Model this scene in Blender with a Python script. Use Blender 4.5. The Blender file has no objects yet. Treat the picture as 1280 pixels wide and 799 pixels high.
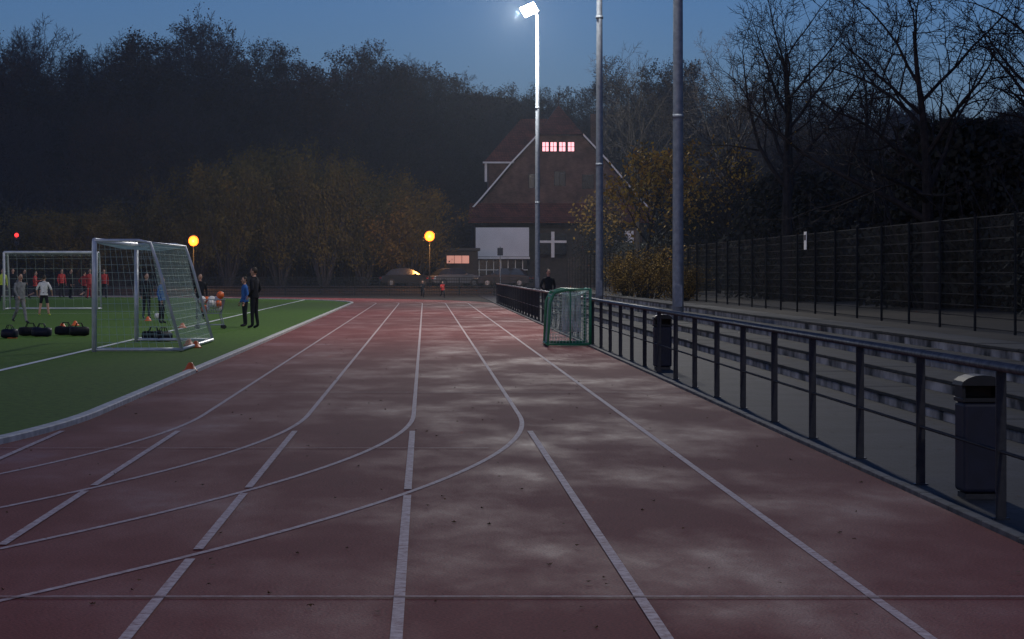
import bpy, bmesh, math, random
from mathutils import Vector, Matrix
from math import sin, cos, pi, radians, sqrt
random.seed(7)
S = bpy.context.scene
COL = S.collection

# ------------------------------------------------------------------ materials
def new_mat(name):
    m = bpy.data.materials.new(name); m.use_nodes = True
    nt = m.node_tree
    return m, nt, nt.nodes['Principled BSDF']

def N(nt, t, **kw):
    n = nt.nodes.new(t)
    for k, v in kw.items():
        setattr(n, k, v)
    return n

def mat(name, c1, c2=None, scale=5.0, rough=0.7, metal=0.0, bump=0.0, detail=5.0, spec=0.5, rough2=None):
    m, nt, b = new_mat(name)
    if c2 is None:
        c2 = tuple(x*0.7 for x in c1)
    tc = N(nt, 'ShaderNodeTexCoord'); nz = N(nt, 'ShaderNodeTexNoise')
    nz.inputs['Scale'].default_value = scale; nz.inputs['Detail'].default_value = detail
    nt.links.new(tc.outputs['Object'], nz.inputs['Vector'])
    r = N(nt, 'ShaderNodeValToRGB')
    r.color_ramp.elements[0].position = 0.35; r.color_ramp.elements[1].position = 0.65
    r.color_ramp.elements[0].color = (*c2, 1); r.color_ramp.elements[1].color = (*c1, 1)
    nt.links.new(nz.outputs['Fac'], r.inputs['Fac']); nt.links.new(r.outputs['Color'], b.inputs['Base Color'])
    b.inputs['Roughness'].default_value = rough; b.inputs['Metallic'].default_value = metal
    b.inputs['Specular IOR Level'].default_value = spec
    if rough2 is not None:
        mr = N(nt, 'ShaderNodeMapRange'); mr.inputs['From Min'].default_value = .3; mr.inputs['From Max'].default_value = .7
        mr.inputs['To Min'].default_value = rough; mr.inputs['To Max'].default_value = rough2
        nt.links.new(nz.outputs['Fac'], mr.inputs['Value']); nt.links.new(mr.outputs[0], b.inputs['Roughness'])
    if bump > 0:
        bp = N(nt, 'ShaderNodeBump'); bp.inputs['Strength'].default_value = bump; bp.inputs['Distance'].default_value = 0.02
        nt.links.new(nz.outputs['Fac'], bp.inputs['Height']); nt.links.new(bp.outputs[0], b.inputs['Normal'])
    return m

def emis(name, col, strength):
    m, nt, b = new_mat(name)
    b.inputs['Base Color'].default_value = (*col, 1)
    b.inputs['Emission Color'].default_value = (*col, 1)
    b.inputs['Emission Strength'].default_value = strength
    return m

def track_mat():
    m, nt, b = new_mat('tartan_red')
    tc = N(nt, 'ShaderNodeTexCoord')
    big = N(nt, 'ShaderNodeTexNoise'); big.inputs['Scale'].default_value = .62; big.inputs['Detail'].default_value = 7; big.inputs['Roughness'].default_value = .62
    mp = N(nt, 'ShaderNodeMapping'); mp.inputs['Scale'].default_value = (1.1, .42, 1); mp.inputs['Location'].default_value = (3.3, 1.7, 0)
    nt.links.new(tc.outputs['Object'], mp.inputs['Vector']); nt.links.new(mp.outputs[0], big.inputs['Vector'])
    fine = N(nt, 'ShaderNodeTexNoise'); fine.inputs['Scale'].default_value = 60; fine.inputs['Detail'].default_value = 3
    nt.links.new(tc.outputs['Object'], fine.inputs['Vector'])
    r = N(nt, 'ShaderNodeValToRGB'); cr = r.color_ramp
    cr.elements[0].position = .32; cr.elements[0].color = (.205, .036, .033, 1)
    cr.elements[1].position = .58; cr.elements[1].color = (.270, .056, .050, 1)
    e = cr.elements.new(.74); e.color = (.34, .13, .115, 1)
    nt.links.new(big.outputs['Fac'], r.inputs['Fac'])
    mx = N(nt, 'ShaderNodeMix', data_type='RGBA', blend_type='MULTIPLY'); mx.inputs['Factor'].default_value = .65
    r2 = N(nt, 'ShaderNodeValToRGB'); r2.color_ramp.elements[0].position = .36; r2.color_ramp.elements[1].position = .6
    r2.color_ramp.elements[0].color = (.30, .30, .34, 1)
    nt.links.new(fine.outputs['Fac'], r2.inputs['Fac'])
    nt.links.new(r.outputs['Color'], mx.inputs['A']); nt.links.new(r2.outputs['Color'], mx.inputs['B'])
    nt.links.new(mx.outputs['Result'], b.inputs['Base Color'])
    b.inputs['Specular IOR Level'].default_value = .26
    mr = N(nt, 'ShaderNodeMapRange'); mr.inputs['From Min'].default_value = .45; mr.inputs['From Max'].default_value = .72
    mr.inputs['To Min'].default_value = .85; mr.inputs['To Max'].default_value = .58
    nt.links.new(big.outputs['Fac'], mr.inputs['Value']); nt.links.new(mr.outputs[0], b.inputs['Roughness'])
    bp = N(nt, 'ShaderNodeBump'); bp.inputs['Strength'].default_value = .6; bp.inputs['Distance'].default_value = .008
    nt.links.new(fine.outputs['Fac'], bp.inputs['Height']); nt.links.new(bp.outputs[0], b.inputs['Normal'])
    return m

def paint_mat(name, col, wear=.5, under=(.2, .05, .045)):
    m, nt, b = new_mat(name)
    tc = N(nt, 'ShaderNodeTexCoord'); nz = N(nt, 'ShaderNodeTexNoise')
    nz.inputs['Scale'].default_value = 14; nz.inputs['Detail'].default_value = 9; nz.inputs['Roughness'].default_value = .8
    nt.links.new(tc.outputs['Object'], nz.inputs['Vector'])
    r = N(nt, 'ShaderNodeValToRGB'); r.color_ramp.elements[0].position = .32; r.color_ramp.elements[1].position = .32+wear*.5
    r.color_ramp.elements[0].color = (*under, 1); r.color_ramp.elements[1].color = (*col, 1)
    nt.links.new(nz.outputs['Fac'], r.inputs['Fac']); nt.links.new(r.outputs[0], b.inputs['Base Color'])
    b.inputs['Roughness'].default_value = .75; b.inputs['Specular IOR Level'].default_value = .25
    return m

def brick_mat(name, c1, c2, mortar, scale, bw=.5, rh=.25, ms=.02, rough=.8, vert=False, bump=.4):
    m, nt, b = new_mat(name)
    tc = N(nt, 'ShaderNodeTexCoord'); br = N(nt, 'ShaderNodeTexBrick')
    src = tc.outputs['Object']
    if vert:
        sp = N(nt, 'ShaderNodeSeparateXYZ'); cb = N(nt, 'ShaderNodeCombineXYZ'); ad = N(nt, 'ShaderNodeMath')
        nt.links.new(src, sp.inputs[0]); nt.links.new(sp.outputs['X'], ad.inputs[0]); nt.links.new(sp.outputs['Y'], ad.inputs[1])
        nt.links.new(ad.outputs[0], cb.inputs['X']); nt.links.new(sp.outputs['Z'], cb.inputs['Y']); src = cb.outputs[0]
    nt.links.new(src, br.inputs['Vector'])
    br.inputs['Color1'].default_value = (*c1, 1); br.inputs['Color2'].default_value = (*c2, 1); br.inputs['Mortar'].default_value = (*mortar, 1)
    br.inputs['Scale'].default_value = scale; br.inputs['Mortar Size'].default_value = ms
    br.inputs['Brick Width'].default_value = bw; br.inputs['Row Height'].default_value = rh
    nz = N(nt, 'ShaderNodeTexNoise'); nz.inputs['Scale'].default_value = 1.2; nz.inputs['Detail'].default_value = 6
    nt.links.new(tc.outputs['Object'], nz.inputs['Vector'])
    r = N(nt, 'ShaderNodeValToRGB'); r.color_ramp.elements[0].position = .3; r.color_ramp.elements[0].color = (.45, .45, .45, 1); r.color_ramp.elements[1].position = .65
    nt.links.new(nz.outputs['Fac'], r.inputs['Fac'])
    mx = N(nt, 'ShaderNodeMix', data_type='RGBA', blend_type='MULTIPLY'); mx.inputs['Factor'].default_value = 1
    nt.links.new(br.outputs['Color'], mx.inputs['A']); nt.links.new(r.outputs[0], mx.inputs['B'])
    nt.links.new(mx.outputs['Result'], b.inputs['Base Color']); b.inputs['Roughness'].default_value = rough
    b.inputs['Specular IOR Level'].default_value = .3
    bp = N(nt, 'ShaderNodeBump'); bp.inputs['Strength'].default_value = bump; bp.inputs['Distance'].default_value = .02; bp.invert = True
    nt.links.new(br.outputs['Fac'], bp.inputs['Height']); nt.links.new(bp.outputs[0], b.inputs['Normal'])
    return m

M = {}
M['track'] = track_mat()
M['line'] = paint_mat('worn_white_paint', (.64, .51, .50), .52)
M['thinline'] = paint_mat('thin_worn_paint', (.50, .36, .35), .6)
M['turfline'] = paint_mat('turf_white', (.75, .78, .75), .3, (.1, .2, .08))
M['turf'] = mat('turf_green', (.078, .165, .016), (.044, .105, .009), 9, .9, bump=.6, detail=9, spec=.12)
M['ground'] = mat('forest_ground', (.040, .036, .032), (.022, .022, .02), .6, .95, bump=.3, spec=.2)
M['asphalt'] = mat('asphalt', (.055, .055, .058), (.04, .04, .042), 8, .8, bump=.2, spec=.3)
M['kerb'] = mat('kerb_concrete', (.62, .60, .56), (.40, .39, .36), 6, .75, bump=.2)
M['edging'] = mat('edging_concrete', (.15, .145, .14), (.07, .07, .065), 5, .8, bump=.2, spec=.3)
M['paver'] = brick_mat('pavers', (.046, .046, .050), (.030, .030, .034), (.012, .012, .012), 5, .9, .45, .03, .8)
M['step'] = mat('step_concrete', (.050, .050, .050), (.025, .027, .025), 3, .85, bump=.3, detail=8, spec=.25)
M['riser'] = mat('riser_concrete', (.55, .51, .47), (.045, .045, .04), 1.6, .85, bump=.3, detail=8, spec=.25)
M['rail'] = mat('rail_dark_steel', (.028, .031, .038), (.016, .018, .024), 20, .5, .4)
M['fence'] = mat('fence_dark_wire', (.018, .021, .024), (.012, .014, .016), 20, .7, .2, spec=.3)
M['railtop'] = mat('rail_top_steel', (.17, .18, .2), (.09, .1, .115), 14, .42, .8)
M['galv'] = mat('galvanised_steel', (.26, .30, .35), (.18, .21, .25), 6, .6, .3)
M['alu'] = mat('goal_aluminium', (.62, .66, .70), (.48, .52, .56), 5, .4, .2)
M['net'] = mat('net_cord', (.50, .62, .55), (.35, .5, .42), 5, .8)
M['netw'] = mat('net_cord_white', (.75, .78, .75), (.5, .55, .5), 5, .8)
M['green'] = mat('green_frame', (.05, .30, .15), (.04, .22, .10), 7, .4)
M['black'] = mat('black_plastic', (.012, .013, .017), (.008, .009, .012), 8, .55, spec=.3)
M['navy'] = mat('navy_plastic', (.010, .013, .030), (.007, .009, .020), 8, .55, spec=.3)
M['bark'] = mat('bark', (.040, .036, .036), (.018, .017, .018), 6, .95, bump=.5, spec=.2)
M['barkfar'] = mat('bark_far', (.055, .053, .059), (.032, .032, .037), 2, .95, spec=.2)  # greyer and bluer than the near bark: distance haze put into the colour
M['leafbrown'] = mat('leaf_brown', (.075, .054, .045), (.045, .039, .036), .5, .95, spec=.15)
M['leafdark'] = mat('leaf_darkgreen', (.052, .055, .046), (.030, .034, .032), .5, .95, spec=.15)
M['leafyel'] = mat('leaf_yellow', (.55, .34, .05), (.26, .17, .03), 1.5, .85, spec=.2)
M['leafolive'] = mat('leaf_olive', (.14, .115, .035), (.07, .06, .022), .45, .9, spec=.15)
M['leafochre'] = mat('leaf_ochre', (.22, .14, .035), (.11, .075, .022), .8, .9, spec=.15)
M['tile'] = brick_mat('roof_tiles', (.24, .070, .048), (.15, .046, .034), (.05, .02, .015), 3, .7, .5, .05, .75, vert=True)
M['brick'] = brick_mat('house_brick', (.20, .11, .085), (.14, .075, .055), (.12, .10, .09), 4, .9, .3, .03, .85, vert=True)
M['plaster'] = mat('white_plaster', (.82, .84, .86), (.74, .76, .78), .8, .85)
M['trim'] = mat('white_trim', (.80, .80, .80), (.70, .70, .70), 3, .6)
M['darkglass'] = mat('dark_glass', (.02, .025, .03), (.015, .018, .02), 2, .12, spec=.8)
M['wood'] = mat('dark_wood', (.05, .04, .035), (.025, .02, .018), 3, .7)
M['winlit'] = emis('lit_window', (1.0, .42, .47), 1.7)
M['garlit'] = emis('lit_garage_window', (1.0, .45, .34), .35)
M['flood'] = emis('floodlight_glass', (1.0, .97, .92), 90)
M['sodium'] = emis('sodium_lamp', (1.0, .20, .02), 2.6)
M['redlamp'] = emis('red_lamp', (1.0, .03, .03), 3)
M['orange'] = mat('orange_plastic', (.80, .16, .03), (.65, .12, .03), 5, .45)
M['carsilver'] = mat('car_silver', (.35, .37, .4), (.3, .32, .35), 2, .25, .7)
M['cardark'] = mat('car_dark', (.03, .035, .05), (.025, .03, .04), 2, .2, .5)
M['rubber'] = mat('rubber', (.02, .02, .02), None, 5, .8)
M['skin'] = mat('skin', (.48, .28, .20), (.42, .24, .17), 8, .6)
M['hair'] = mat('hair', (.03, .022, .016), (.02, .015, .01), 30, .7)
M['white'] = mat('white_cloth', (.75, .75, .73), (.6, .6, .58), 12, .8)
M['red'] = mat('red_cloth', (.50, .03, .03), (.35, .02, .02), 10, .8)
M['blue'] = mat('blue_cloth', (.02, .13, .42), (.015, .08, .28), 10, .75)
M['grey'] = mat('grey_cloth', (.22, .23, .24), (.13, .135, .14), 10, .8)
M['cloth'] = mat('black_cloth', (.018, .020, .027), (.010, .011, .015), 10, .85, spec=.2)
M['yellow'] = mat('yellow_cloth', (.62, .75, .06), (.5, .6, .05), 10, .7)
M['fallen'] = mat('fallen_leaf', (.14, .07, .03), (.05, .03, .015), 3, .9, spec=.2)

# ------------------------------------------------------------------ mesh helpers
def link(o): COL.objects.link(o); return o
def obj(name, V, F, mats, parent=None, mi=None, smooth=False):
    me = bpy.data.meshes.new(name); me.from_pydata(V, [], F)
    for m in (mats if isinstance(mats, (list, tuple)) else [mats]): me.materials.append(m)
    if mi: me.polygons.foreach_set('material_index', mi)
    if smooth: me.polygons.foreach_set('use_smooth', [True]*len(me.polygons))
    me.update()
    o = link(bpy.data.objects.new(name, me))
    if parent: o.parent = parent
    return o
def empty(name, loc=(0, 0, 0), rz=0):
    e = link(bpy.data.objects.new(name, None)); e.location = loc; e.rotation_euler = (0, 0, rz); e.empty_display_size = .3
    return e

class G:   # geometry accumulator
    def __init__(s): s.V = []; s.F = []; s.mi = []
    def quad(s, a, b, c, d, m=0):
        i = len(s.V); s.V += [tuple(a), tuple(b), tuple(c), tuple(d)]; s.F.append((i, i+1, i+2, i+3)); s.mi.append(m)
    def poly(s, pts, m=0):
        i = len(s.V); s.V += [tuple(p) for p in pts]; s.F.append(tuple(range(i, i+len(pts)))); s.mi.append(m)
    def box(s, x0, x1, y0, y1, z0, z1, m=0, bev=0):
        i = len(s.V)
        s.V += [(x0, y0, z0), (x1, y0, z0), (x1, y1, z0), (x0, y1, z0), (x0, y0, z1), (x1, y0, z1), (x1, y1, z1), (x0, y1, z1)]
        for f in ((0, 3, 2, 1), (4, 5, 6, 7), (0, 1, 5, 4), (1, 2, 6, 5), (2, 3, 7, 6), (3, 0, 4, 7)):
            s.F.append(tuple(i+k for k in f)); s.mi.append(m)
    def tube(s, pts, radii, k=8, m=0, cap=True):
        pts = [Vector(p) for p in pts]
        if not isinstance(radii, (list, tuple)): radii = [radii]*len(pts)
        i0 = len(s.V); n = len(pts); prev = None
        for j, p in enumerate(pts):
            d = (pts[min(j+1, n-1)]-pts[max(j-1, 0)])
            if d.length < 1e-9: d = Vector((0, 0, 1))
            d.normalize()
            if prev is None:
                u = d.orthogonal().normalized()
            else:
                u = prev-d*prev.dot(d)
                u = u.normalized() if u.length > 1e-6 else d.orthogonal().normalized()
            prev = u; v = d.cross(u)
            for a in range(k):
                t = 2*pi*(a+.5)/k; q = p+(u*cos(t)+v*sin(t))*radii[j]; s.V.append((q.x, q.y, q.z))
        for j in range(n-1):
            for a in range(k):
                b = (a+1) % k
                s.F.append((i0+j*k+a, i0+j*k+b, i0+(j+1)*k+b, i0+(j+1)*k+a)); s.mi.append(m)
        if cap:
            s.F.append(tuple(i0+a for a in range(k))[::-1]); s.mi.append(m)
            s.F.append(tuple(i0+(n-1)*k+a for a in range(k))); s.mi.append(m)
    def ell(s, c, r, m=0, nu=12, nv=8):
        i0 = len(s.V); cx, cy, cz = c; rx, ry, rz = r if isinstance(r, (tuple, list)) else (r, r, r)
        s.V.append((cx, cy, cz-rz))
        for a in range(1, nv):
            ph = -pi/2+pi*a/nv
            for b in range(nu):
                t = 2*pi*b/nu; s.V.append((cx+rx*cos(ph)*cos(t), cy+ry*cos(ph)*sin(t), cz+rz*sin(ph)))
        s.V.append((cx, cy, cz+rz)); top = len(s.V)-1
        for b in range(nu):
            s.F.append((i0, i0+1+(b+1) % nu, i0+1+b)); s.mi.append(m)
            s.F.append((top, i0+1+(nv-2)*nu+b, i0+1+(nv-2)*nu+(b+1) % nu)); s.mi.append(m)
        for a in range(nv-2):
            for b in range(nu):
                b2 = (b+1) % nu; q = i0+1+a*nu
                s.F.append((q+b, q+b2, q+nu+b2, q+nu+b)); s.mi.append(m)
    def make(s, name, mats, parent=None, smooth=False):
        return obj(name, s.V, s.F, mats, parent, s.mi, smooth)

def bevel(o, w=.01, seg=2):
    b = o.modifiers.new('bevel', 'BEVEL'); b.width = w; b.segments = seg; b.limit_method = 'ANGLE'; return o

# ------------------------------------------------------------------ terrain
def smooth(a, b, t):
    t = max(0, min(1, (t-a)/(b-a))); return t*t*(3-2*t)
def gz(x, y):
    z = -0.02
    z += .5*smooth(176, 190, y)
    z += .62*smooth(8.4, 9.2, x)*smooth(-40, -20, y)*(1-smooth(170, 200, y))
    z += 4.5*smooth(14, 60, x)*(1-smooth(220, 300, y))
    z += 13*smooth(232, 330, y)*(1-.35*smooth(0, 60, x))
    z += 9*smooth(60, 260, abs(x))*smooth(40, 200, y)
    return z
def grid(lo, hi, mid0, mid1, n, st):
    a = [mid0-(mid0-lo)*(i/n)**2.2 for i in range(n, 0, -1)]
    m = []; v = mid0
    while v < mid1: m.append(v); v += st
    b = [mid1+(hi-mid1)*(i/n)**2.2 for i in range(0, n+1)]
    return a+m+b
xs = sorted(set(grid(-1500, 1500, -100, 100, 14, 4)+[8.4, 8.6, 8.8, 9.0, 9.2])); ys = grid(-1200, 2000, -40, 360, 14, 5)
V = [(x, y, gz(x, y)) for y in ys for x in xs]; nx = len(xs)
F = [(j*nx+i, j*nx+i+1, (j+1)*nx+i+1, (j+1)*nx+i) for j in range(len(ys)-1) for i in range(nx-1)]
obj('ground', V, F, M['ground'], smooth=True)

# track & field
CX, Y0, Y1 = -39.85, 28.3, 128.3
def arc(r, yc, a0, a1, n=64):
    return [(CX+r*cos(a0+(a1-a0)*i/n), yc+r*sin(a0+(a1-a0)*i/n)) for i in range(n+1)]
XE = 3.66; RO = XE-CX
pts = [(CX-RO, -14), (XE, -14)] + arc(RO, Y1, 0, pi)
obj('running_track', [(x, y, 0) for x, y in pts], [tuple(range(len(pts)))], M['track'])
KR = 36.02
pts = arc(KR-.05, Y1, 0, pi)+arc(KR-.05, Y0, pi, 2*pi)
obj('football_pitch', [(x, y, .018) for x, y in pts], [tuple(range(len(pts)))], M['turf'])

def strip(g, pl, w, z, m=0):
    n = len(pl); L = []; R = []
    for i in range(n):
        a = Vector(pl[max(i-1, 0)]); b = Vector(pl[min(i+1, n-1)]); d = (b-a).normalized(); nn = Vector((-d.y, d.x))*w/2
        p = Vector(pl[i]); L.append(p+nn); R.append(p-nn)
    for i in range(n-1):
        g.quad((L[i].x, L[i].y, z), (R[i].x, R[i].y, z), (R[i+1].x, R[i+1].y, z), (L[i+1].x, L[i+1].y, z), m)
g = G()
XL = [2.30, 1.10, -.13, -1.36, -2.58, -3.79]
def rng(a, b, n): return [a+(b-a)*i/n for i in range(n+1)]
strip(g, [(2.30, y) for y in rng(-12, Y1, 20)]+arc(2.3-CX, Y1, 0, pi)[1:], .055, .004)
for i, x in enumerate(XL[1:5]):
    r = x-CX
    strip(g, arc(r, Y0, -pi*.62, 0, 120)+[(x, y) for y in rng(Y0+1, Y1, 12)]+arc(r, Y1, 0, pi)[1:], .05, .004)
# straight continuations, interrupted where the bend lines cross
for i, x in enumerate(XL[1:]):
    segs = []; cur = 25.4
    cuts = []
    for xx in XL[1:5]:
        if xx > x+.1:
            r = xx-CX; yy = Y0-sqrt(r*r-(x-CX)**2); cuts.append(yy)
    cuts.sort(reverse=True)
    for c in cuts:
        half = .24
        if c+half < cur: segs.append((cur, c+half))
        cur = min(cur, c-half)
    segs.append((cur, -12))
    for a, b in segs: strip(g, [(x, a), (x, b)], .058, .008)
strip(g, [(-14, 12.42), (3.55, 12.42)], .04, .012, 1)
strip(g, [(-8, 22.9), (.6, 22.9)], .03, .012, 1)
strip(g, [(-3.7, 33.5), (3.55, 33.5)], .04, .012, 1)
g.make('lane_markings', [M['line'], M['thinline']])
g = G()
strip(g, [(-7.1, y) for y in rng(Y0+3, Y1+16, 20)], .12, .026)
strip(g, [(-7.1, Y0+3), (-70, Y0+3)], .12, .026)
strip(g, [(-7.1, Y1+16), (-70, Y1+16)], .12, .026)
strip(g, [(-7.1, 96), (-70, 96)], .12, .030)
g.make('pitch_markings', [M['turfline']])
# kerb of the infield
g = G()
pl = arc(KR, Y0, -pi*.6, 0, 90)+[(CX+KR, y) for y in rng(Y0+1, Y1, 60)]+arc(KR, Y1, 0, pi, 60)[1:]
n = len(pl); prof_ = [(-.09, 0), (-.09, .055), (-.075, .065), (.035, .065), (.05, .055), (.05, 0)]
for i in range(n):
    a = Vector(pl[max(i-1, 0)]); b = Vector(pl[min(i+1, n-1)]); d = (b-a).normalized(); nn = Vector((d.y, -d.x))
    for o_, z in prof_: g.V.append((pl[i][0]+nn.x*o_, pl[i][1]+nn.y*o_, z))
for i in range(n-1):
    for k in range(5): g.F.append((i*6+k, i*6+k+1, i*6+6+k+1, i*6+6+k)); g.mi.append(0)
g.make('infield_kerb', M['kerb'])

# right hand edging, walkway, terraces
g = G()
y = -14
while y < 131:
    g.box(XE+.005, XE+.085, y, y+.985, -.02, .035+random.uniform(-.003, .003)); y += 1.0
bevel(g.make('track_edging', M['edging']), .006, 1)
g = G(); g.box(XE+.09, 5.8, -14, 170, -.1, .006); g.make('paved_walkway', M['paver'])
g = G()
for k in range(4):
    x = 5.8+.68*k; y = 8.0
    while y < 135:
        L = 2.4
        zz = .165*(k+1)
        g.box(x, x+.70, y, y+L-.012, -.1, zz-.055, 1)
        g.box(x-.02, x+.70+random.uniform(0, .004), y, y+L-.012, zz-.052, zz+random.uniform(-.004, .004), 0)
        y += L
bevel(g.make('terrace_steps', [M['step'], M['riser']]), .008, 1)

# ------------------------------------------------------------------ railing
def railing(name, x, ya, yb, st, fy=None):
    e = empty(name, (x, ya, 0)); g = G(); y = 0
    while y <= yb-ya+.01:
        g.box(-.035, .035, y-.012, y+.012, -.05, 1.0)
        g.box(-.055, .055, y-.04, y+.04, .0, .015)
        y += st
    bevel(g.make('posts', M['rail'], e), .003, 1)
    g = G(); g.tube([(0, -2, 1.03), (0, (yb-ya)/2, 1.03), (0, yb-ya, 1.03)], .034, 12); g.make('top_rail', M['railtop'], e, True)
    g = G(); g.tube([(0, -2, .46), (0, yb-ya, .46)], .012, 8); g.make('mid_rail', M['rail'], e, True)
    return e
railing('track_railing', 3.88, 13.7, 131, 2.65)
e = empty('infill_railing', (3.95, 84, 0)); g = G(); y = 0
while y < 47:
    g.box(-.008, .008, y-.008, y+.008, .1, .98); y += .16
g.box(-.01, .01, 0, 47, .08, .1); g.make('bars', M['rail'], e)

# ------------------------------------------------------------------ wire mesh fences
def mesh_fence(name, p0, p1, h, zfun, dx=.1, dz=.2, post=2.5, t=.006, m='fence'):
    e = empty(name, (p0[0], p0[1], 0)); p0 = Vector(p0); p1 = Vector(p1); L = (p1-p0).length; d = (p1-p0)/L
    g = G(); P = G(); s = 0
    def pt(s_, z): return (d.x*s_, d.y*s_, z+zfun(p0.x+d.x*s_, p0.y+d.y*s_))
    nrm = Vector((-d.y, d.x))
    while s < L:
        g.quad(pt(s, .02), pt(s+t*1.6, .02), pt(s+t*1.6, h), pt(s, h)); s += dx
    z = .05
    while z <= h:
        s = 0
        while s < L:
            e2 = min(s+post, L)
            g.quad(pt(s, z), pt(e2, z), pt(e2, z+t*2.2), pt(s, z+t*2.2)); s += post
        z += dz
    s = 0
    while s <= L:
        a = pt(s, -.3); b = pt(s, h+.05)
        P.tube([(a[0]+nrm.x*.03, a[1]+nrm.y*.03, a[2]), (b[0]+nrm.x*.03, b[1]+nrm.y*.03, b[2])], .028, 6); s += post
    g.make('wire_panels', M[m], e); P.make('fence_posts', M[m], e); return e
mesh_fence('mesh_fence', (10, 20), (10, 170), 2.05, lambda x, y: .6, dx=.07, t=.008, post=3.0)
mesh_fence('mesh_fence', (-60, 176), (8, 174), 1.25, lambda x, y: 0.0, dx=.12, post=2.5, t=.018)
e = empty('fence_sign', (9.96, 63.5, 0))
g = G(); g.box(-.015, .0, -.20, .20, 2.25, 2.72); bevel(g.make('panel', M['trim'], e), .005)
g = G(); g.box(-.019, -.016, -.14, .14, 2.5, 2.64); g.make('lettering', M['navy'], e)

# ------------------------------------------------------------------ floodlight masts
def mast(x, y, h, aim, power, spot=150, face=None, lampname='floodlight_mast'):
    e = empty(lampname, (x, y, 0)); g = G()
    g.tube([(0, 0, -.1), (0, 0, 1.2), (0, 0, h*.5), (0, 0, h)], [.16, .155, .135, .085], 16)
    g.tube([(0, 0, 0), (0, 0, .12)], [.26, .24], 16)
    for z in (h*.33, h*.66): g.tube([(0, 0, z), (0, 0, z+.12)], .15, 16)
    g.make('pole', M['galv'], e, True)
    g = G(); g.box(-.10, .10, -.19, -.15, .7, 1.3); g.make('access_door', M['galv'], e)
    a = Vector(aim)-Vector((x, y, h)); a.normalize()
    rot = a.to_track_quat('-Z', 'Y').to_matrix().to_4x4()
    f = (Vector(face)-Vector((x, y, h))).normalized() if face else a
    rotf = f.to_track_quat('-Z', 'Y').to_matrix().to_4x4()
    g = G(); g.tube([(-.55, 0, h), (.15, 0, h)], .05, 8); g.make('crossarm', M['galv'], e, True)
    T = Matrix.Translation((-.50, -.12, h+.12)) @ Matrix.Rotation(radians(-24), 4, 'Y') @ rotf
    g = G()
    for (w, d, z) in ((.48, .34, -.12), (.44, .30, .0), (.20, .16, .19)):
        g.V += [(-w, -d, z), (w, -d, z), (w, d, z), (-w, d, z)]
    for j in range(2):
        for q in range(4):
            b = (q+1) % 4; g.F.append((j*4+q, j*4+b, j*4+4+b, j*4+4+q)); g.mi.append(0)
    g.F.append((8, 9, 10, 11)); g.mi.append(0)
    g.F.append((3, 2, 1, 0)); g.mi.append(1)
    o = g.make('lamp_housing', [M['black'], M['flood']], e); o.matrix_local = T
    if spot:
        ld = bpy.data.lights.new('floodlight', 'SPOT'); ld.spot_size = radians(spot); ld.spot_blend = .25
    else:
        ld = bpy.data.lights.new('floodlight', 'POINT')
    ld.energy = power; ld.color = (1.0, .95, .88); ld.shadow_soft_size = .4
    lo = link(bpy.data.objects.new('flood_lamp', ld)); lo.parent = e
    lo.matrix_local = Matrix.Translation(Vector((-1.1, -.2, h+.1))+f*.7) @ rot
    return e
PW = 13000
mast(7.05, 152, 18.0, (3, 162, 0), PW*1.25, None, (-9, 112, 0))
mast(7.05, 98, 18.0, (-14, 92, 0), PW*.60)
mast(7.05, 67.6, 18.0, (-12, 60, 0), PW*.50)
mast(-88, 60, 18.0, (-35, 65, 0), PW*3.3)  # unseen mast, added across the pitch so the grass is lit evenly
mast(7.05, -12, 18.0, (-12, 24, 0), PW*.42)  # unseen mast, added behind the camera to brighten the track

# ------------------------------------------------------------------ football goals
def net_sheet(g, P, nu, nv, w=.007):
    for i in range(nu+1):
        for j in range(nv):
            a = P(i/nu, j/nv); b = P(i/nu, (j+1)/nv); g.tube([a, b], w/2, 3, cap=False)
    for j in range(nv+1):
        for i in range(nu):
            a = P(i/nu, j/nv); b = P((i+1)/nu, j/nv); g.tube([a, b], w/2, 3, cap=False)
def goal(loc, rz, W, H, dt, db, framemat='alu', netmat='net', cell=.16, r=.055):
    e = empty('football_goal', loc, rz)   # mouth along local x 0..W, back toward +y
    g = G()
    g.tube([(0, 0, 0), (0, 0, H-.02), (.02, 0, H), (W-.02, 0, H), (W, 0, H-.02), (W, 0, 0)], r, 10)
    g.make('posts_and_crossbar', M[framemat], e, True)
    g = G()
    for x in (0, W):
        g.tube([(x, .0, H), (x, dt*.8, H), (x, dt, H-.05), (x, dt+(db-dt)*.25, H*.78), (x, db, .06)], r*.62, 8)
        g.tube([(x, 0, .05), (x, db, .05)], r*.7, 8)
    g.tube([(0, db, .05), (W, db, .05)], r*.7, 8)
    g.tube([(0, dt, H-.04), (W, dt, H-.04)], r*.3, 6)
    g.make('support_frame', M[framemat], e, True)
    g = G(); nu = int(W/cell)
    def back(u, v):
        if v < .3:
            t = v/.3; y = dt*t; z = H-.04-.10*sin(pi*t)-.03*sin(pi*u*3)**2*sin(pi*t)
        else:
            t = (v-.3)/.7; y = dt+(db-dt)*t**.9-.12*sin(pi*t); z = (H-.05)*(1-t)+.04
        return Vector((u*W, y, z))
    net_sheet(g, back, nu, int((dt+H)/cell))
    for x in (0, W):
        def side(u, v, x=x):
            z = v*(H-.05)+.03; yb = db+(dt-db)*v**1.0
            return Vector((x+.05*sin(pi*u)*sin(pi*v), u*yb, z))
        net_sheet(g, side, max(3, int(db/cell)), int(H/cell))
    g.make('net', M[netmat], e); return e
o = goal((-6.82, 50.1, .02), pi/2, 7.32, 2.30, 1.15, 1.8)
o.scale = (1, -1, 1)   # back of net towards the track
goal((-18.2, 105, .02), 0, 4.0, 2.5, .9, 1.6, netmat='net', cell=.4)

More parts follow.
